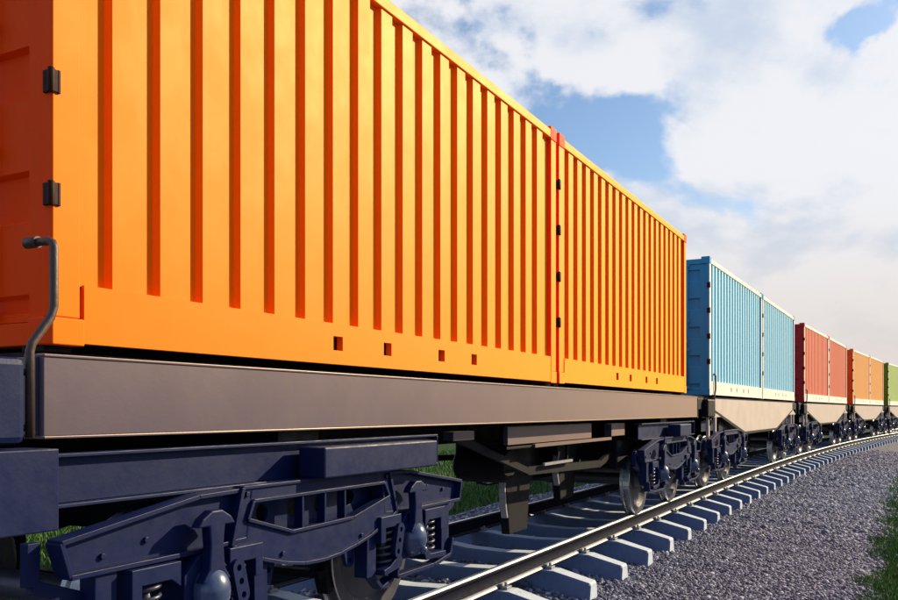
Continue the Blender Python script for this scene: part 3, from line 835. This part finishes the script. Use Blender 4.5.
def make_straight_wagon():
    root = empty('flat_wagon')
    x0, x1 = -.03, 13.05
    for sy in (-1, 1):
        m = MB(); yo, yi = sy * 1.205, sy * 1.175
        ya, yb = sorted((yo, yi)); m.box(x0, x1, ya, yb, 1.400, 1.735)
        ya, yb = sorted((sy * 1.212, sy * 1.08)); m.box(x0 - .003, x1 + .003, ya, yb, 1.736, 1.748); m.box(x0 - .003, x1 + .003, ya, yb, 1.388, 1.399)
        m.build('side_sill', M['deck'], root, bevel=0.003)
    for x in (x0, x1):
        m = MB(); m.box(x + (.0 if x == x1 else -.0) - .02, x + .02, -1.174, 1.174, 1.402, 1.735); m.build('end_sill', M['deck'], root, bevel=.004)
    common_under(root, x0 + .03, x1 - .03)
    # longitudinal I-beams above the bogies, with a bracket block on each
    for xc, sg in ((1.82, 1), (10.99, -1)):
        for sy in (-1, 1):
            m = MB(); a, b = xc - 1.80, xc + 1.62
            if sg < 0: a, b = xc - 1.62, xc + 1.80
            ya, yb = sorted((sy * 1.165, sy * 1.145)); m.box(a, b, ya, yb, 1.105, 1.305)
            ya, yb = sorted((sy * 1.215, sy * 1.095)); m.box(a, b, ya, yb, 1.306, 1.322); m.box(a, b, ya, yb, 1.088, 1.104)
            m.box(b - .012, b, ya, yb, 1.1045, 1.3055)
            o = m.build('bolster_beam', M['frame'], root, bevel=0.003)
            m = MB(); xb = xc - .13
            ya, yb = sorted((sy * 1.216, sy * 1.41)); m.box(xb, xb + (1.38 if sg > 0 else .75), ya, yb, 1.106, 1.290)
            m.build('side_bearer', M['frame'], o, bevel=0.01)
        m = MB(); m.box(xc - .2, xc + .2, -1.12, 1.12, 1.07, 1.40); m.build('bolster', M['under'], root)
    b1 = make_bogie(root); b1.location = (1.82, 0, 0)
    b2 = copy_tree(b1, root); b2.location = (10.99, 0, 0)
    # equipment between the bogies
    m = MB(); m.box(5.20, 7.74, -1.03, -.98, 1.17, 1.345); m.build('equipment_panel', M['deck'], root, bevel=.004)
    m = MB(); m.box(5.20, 8.30, -1.02, -.70, 1.125, 1.150); m.build('equipment_shelf', M['under'], root, bevel=.003)
    m = MB(); m.bar((5.86, -1.035, 1.14), (8.50, -1.035, 1.14), .03, .035); m.build('pipe_rail', M['deck'], root)
    m = MB(); m.box(4.02, 4.42, -1.05, -.95, 1.25, 1.325); m.build('cable_tray', M['deck'], root)
    m = MB(); m.box(8.5, 9.1, -1.05, -.95, 1.17, 1.33); m.build('cable_tray', M['deck'], root)
    legs_and_drum(root)
    m = MB()
    m.bar((4.3, -.85, 1.30), (6.1, -.85, .86), .05, .07); m.bar((6.1, -.85, .86), (8.6, -.85, .80), .05, .09); m.bar((8.6, -.85, .80), (9.6, -.85, 1.02), .05, .08)
    m.bar((7.35, -.85, .84), (7.35, -.85, 1.13), .03, .03)
    m.bar((4.6, .5, 1.0), (9.8, .5, .84), .05, .07)
    m.build('brake_rigging', M['under'], root)
    m = MB(); m.box(7.15, 9.55, -.25, .55, .62, 1.14); m.build('equipment_case', M['under'], root, bevel=.02)
    m = MB(); m.box(9.1, 9.7, -.95, -.80, .70, 1.1); m.build('valve_box', M['under'], root, bevel=.02)
    m = MB(); m.bar((6.40, -.93, .915), (7.30, -.93, .915), .03, .03); m.build('brake_rod', M['clip'], root)
    # end platform plate and crank at the near end
    m = MB(); m.box(-1.25, -.13, -1.43, -1.40, 1.030, 1.356); m.box(-1.25, -.13, -1.3995, -1.22, 1.33, 1.356)
    m.build('end_step_plate', M['frame'], root, bevel=.006)
    crank(root, -.245, -1.36, M['frame'])
    coupler(root, x0, -1); coupler(root, x1, 1)
    return root

def make_belly_wagon():
    root = empty('fishbelly_wagon')
    x0, x1 = -.75, 12.85
    for sy in (-1, 1):
        m = MB(); poly = [(.45, 1.735), (.45, 1.52), (3.75, 1.02), (8.5, 1.02), (11.7, 1.52), (11.7, 1.735)]
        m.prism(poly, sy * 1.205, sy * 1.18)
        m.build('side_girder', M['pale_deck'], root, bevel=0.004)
        m = MB(); 
        m.bar((.35, sy * 1.13, 1.52), (3.75, sy * 1.13, .99), .14, .06); m.bar((3.75, sy * 1.13, .99), (8.5, sy * 1.13, .99), .14, .05); m.bar((8.5, sy * 1.13, .99), (11.8, sy * 1.13, 1.52), .14, .06)
        m.box(.3, 11.9, min(sy * 1.215, sy * 1.06), max(sy * 1.215, sy * 1.06), 1.7365, 1.750)
        m.build('girder_flange', M['under'], root)
        for xa, xb in ((x0, .45), (11.7, x1)):
            m = MB(); ya, yb = sorted((sy * 1.17, sy * .95)); m.box(xa, xb, ya, yb, 1.52, 1.72); m.build('end_platform', M['under'], root, bevel=.01)
            c = (.35 if xa < 0 else 11.8)
            m = MB(); t = [(c - .75, 1.37), (c + .75, 1.37), (c + .06, 1.52), (c - .06, 1.52)]
            m.prism(t, sy * 1.20, sy * 1.16)
            for xx in (c - .30, c + .30):
                ya, yb = sorted((sy * 1.20, sy * 1.15)); m.box(xx - .05, xx + .05, ya, yb, .98, 1.369)
            m.build('end_gusset', M['pale_deck'], root, bevel=.004)
            m = MB(); m.bar((c - .3, sy * 1.19, 1.0), (c + .3, sy * 1.19, 1.0), .06, .03); m.bar((c - 1.0, sy * 1.1, 1.52), (c - 1.0, sy * .9, .98), .05, .05); m.build('end_step', M['under'], root)
    for x in (x0, x1):
        m = MB(); m.box(x - .03, x + .03, -1.17, 1.17, 1.36, 1.73); m.build('end_sill', M['under'], root, bevel=.004)
    common_under(root, x0 + .04, x1 - .04)
    for xc in (1.60, 10.54):
        for sy in (-1, 1):
            m = MB(); ya, yb = sorted((sy * 1.06, sy * 1.04)); m.box(xc - 1.6, xc + 1.6, ya, yb, 1.10, 1.30)
            ya, yb = sorted((sy * 1.10, sy * 1.0)); m.box(xc - 1.6, xc + 1.6, ya, yb, 1.301, 1.315)
            m.build('bolster_beam', M['frame'], root)
        m = MB(); m.box(xc - .2, xc + .2, -1.1, 1.1, 1.07, 1.40); m.build('bolster', M['under'], root)
        b = copy_tree(BOGIE, root); b.location = (xc, 0, 0)
    legs_and_drum(root)
    crank(root, .25, -1.245, M['under'])
    coupler(root, x0, -1); coupler(root, x1, 1)
    return root

WP = 14.318
wagon1 = make_straight_wagon()
BOGIE = [k for k in kids(wagon1) if k.name.startswith('bogie')][0]
belly = make_belly_wagon()
def place(o, i, dx=0.0, z=RAIL_TOP):
    s = 2.46 + WP * i
    x, y, ph = at(s + 6.07)
    x, y, ph = float(x), float(y), float(ph)
    o.location = (x + math.sin(ph) * (dx - 6.07), y + math.cos(ph) * (dx - 6.07), z)
    o.rotation_euler = (0, 0, math.pi / 2 - ph)
place(wagon1, 0)
G = 'flat wagons of the container train'
tag(wagon1, 'nearest flat wagon with straight grey side sill carrying the large orange containers', 'wagon', G)
labels = ['grey fishbelly flat wagon carrying the two blue containers', 'grey fishbelly flat wagon carrying the two red containers',
          'small distant flat wagon under the pair of amber containers', 'farthest flat wagon, under the green containers at the right edge']
for i in range(4):
    o = belly if i == 0 else copy_tree(belly)
    place(o, i + 1)
    tag(o, labels[i], 'wagon', G)
CG = 'shipping containers on the train'
cl_ = [('orange_paint', 'huge orange corrugated container nearest the camera with a door end at the left edge', 'orange corrugated container just ahead of the nearest one, still on the first wagon'),
       ('blue_paint', 'blue container with its whole door end visible, front of the blue pair on second wagon', 'blue container farther along the second wagon, next to the red one'),
       ('red_paint', 'red container with dark red door end, nearer of the red pair', 'red container farther of the pair, just before the amber ones'),
       ('amber_paint', 'small amber container beside the red pair, its orange door end showing', 'farther amber container next to the green door end'),
       ('green_paint', 'small green container with dark green door end beyond the amber pair', 'last green container cut off by the right edge of the picture')]
for i, (mn, la, lb) in enumerate(cl_):
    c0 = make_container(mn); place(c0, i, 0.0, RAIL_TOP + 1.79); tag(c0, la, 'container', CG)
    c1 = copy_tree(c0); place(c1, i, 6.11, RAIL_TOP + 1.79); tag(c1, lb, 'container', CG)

# ------------------------------------------------------------------ marker stakes on the grass
for (s, u, h, lab) in ((27.0, -8.4, .36, 'leftmost short orange marker stake in the grass beyond the track'), (29.2, -8.7, .38, 'middle short orange marker stake in the grass beyond the track'), (31.0, -8.6, .46, 'tallest orange marker stake in the grass, nearest the wheels')):
    x, y, ph = at(s, u)
    r = empty('marker_stake', (float(x), float(y), -.20)); tag(r, lab, 'stake', 'orange stakes in the grass')
    m = MB(); m.prism([(-.03, 0), (.03, 0), (.03, h), (0, h + .05), (-.03, h)], -.02, .02); m.build('post', M['stake'], r)
    m = MB(); m.box(-.033, .033, -.023, .023, h - .12, h - .06); m.build('reflector', M['clip'], r)
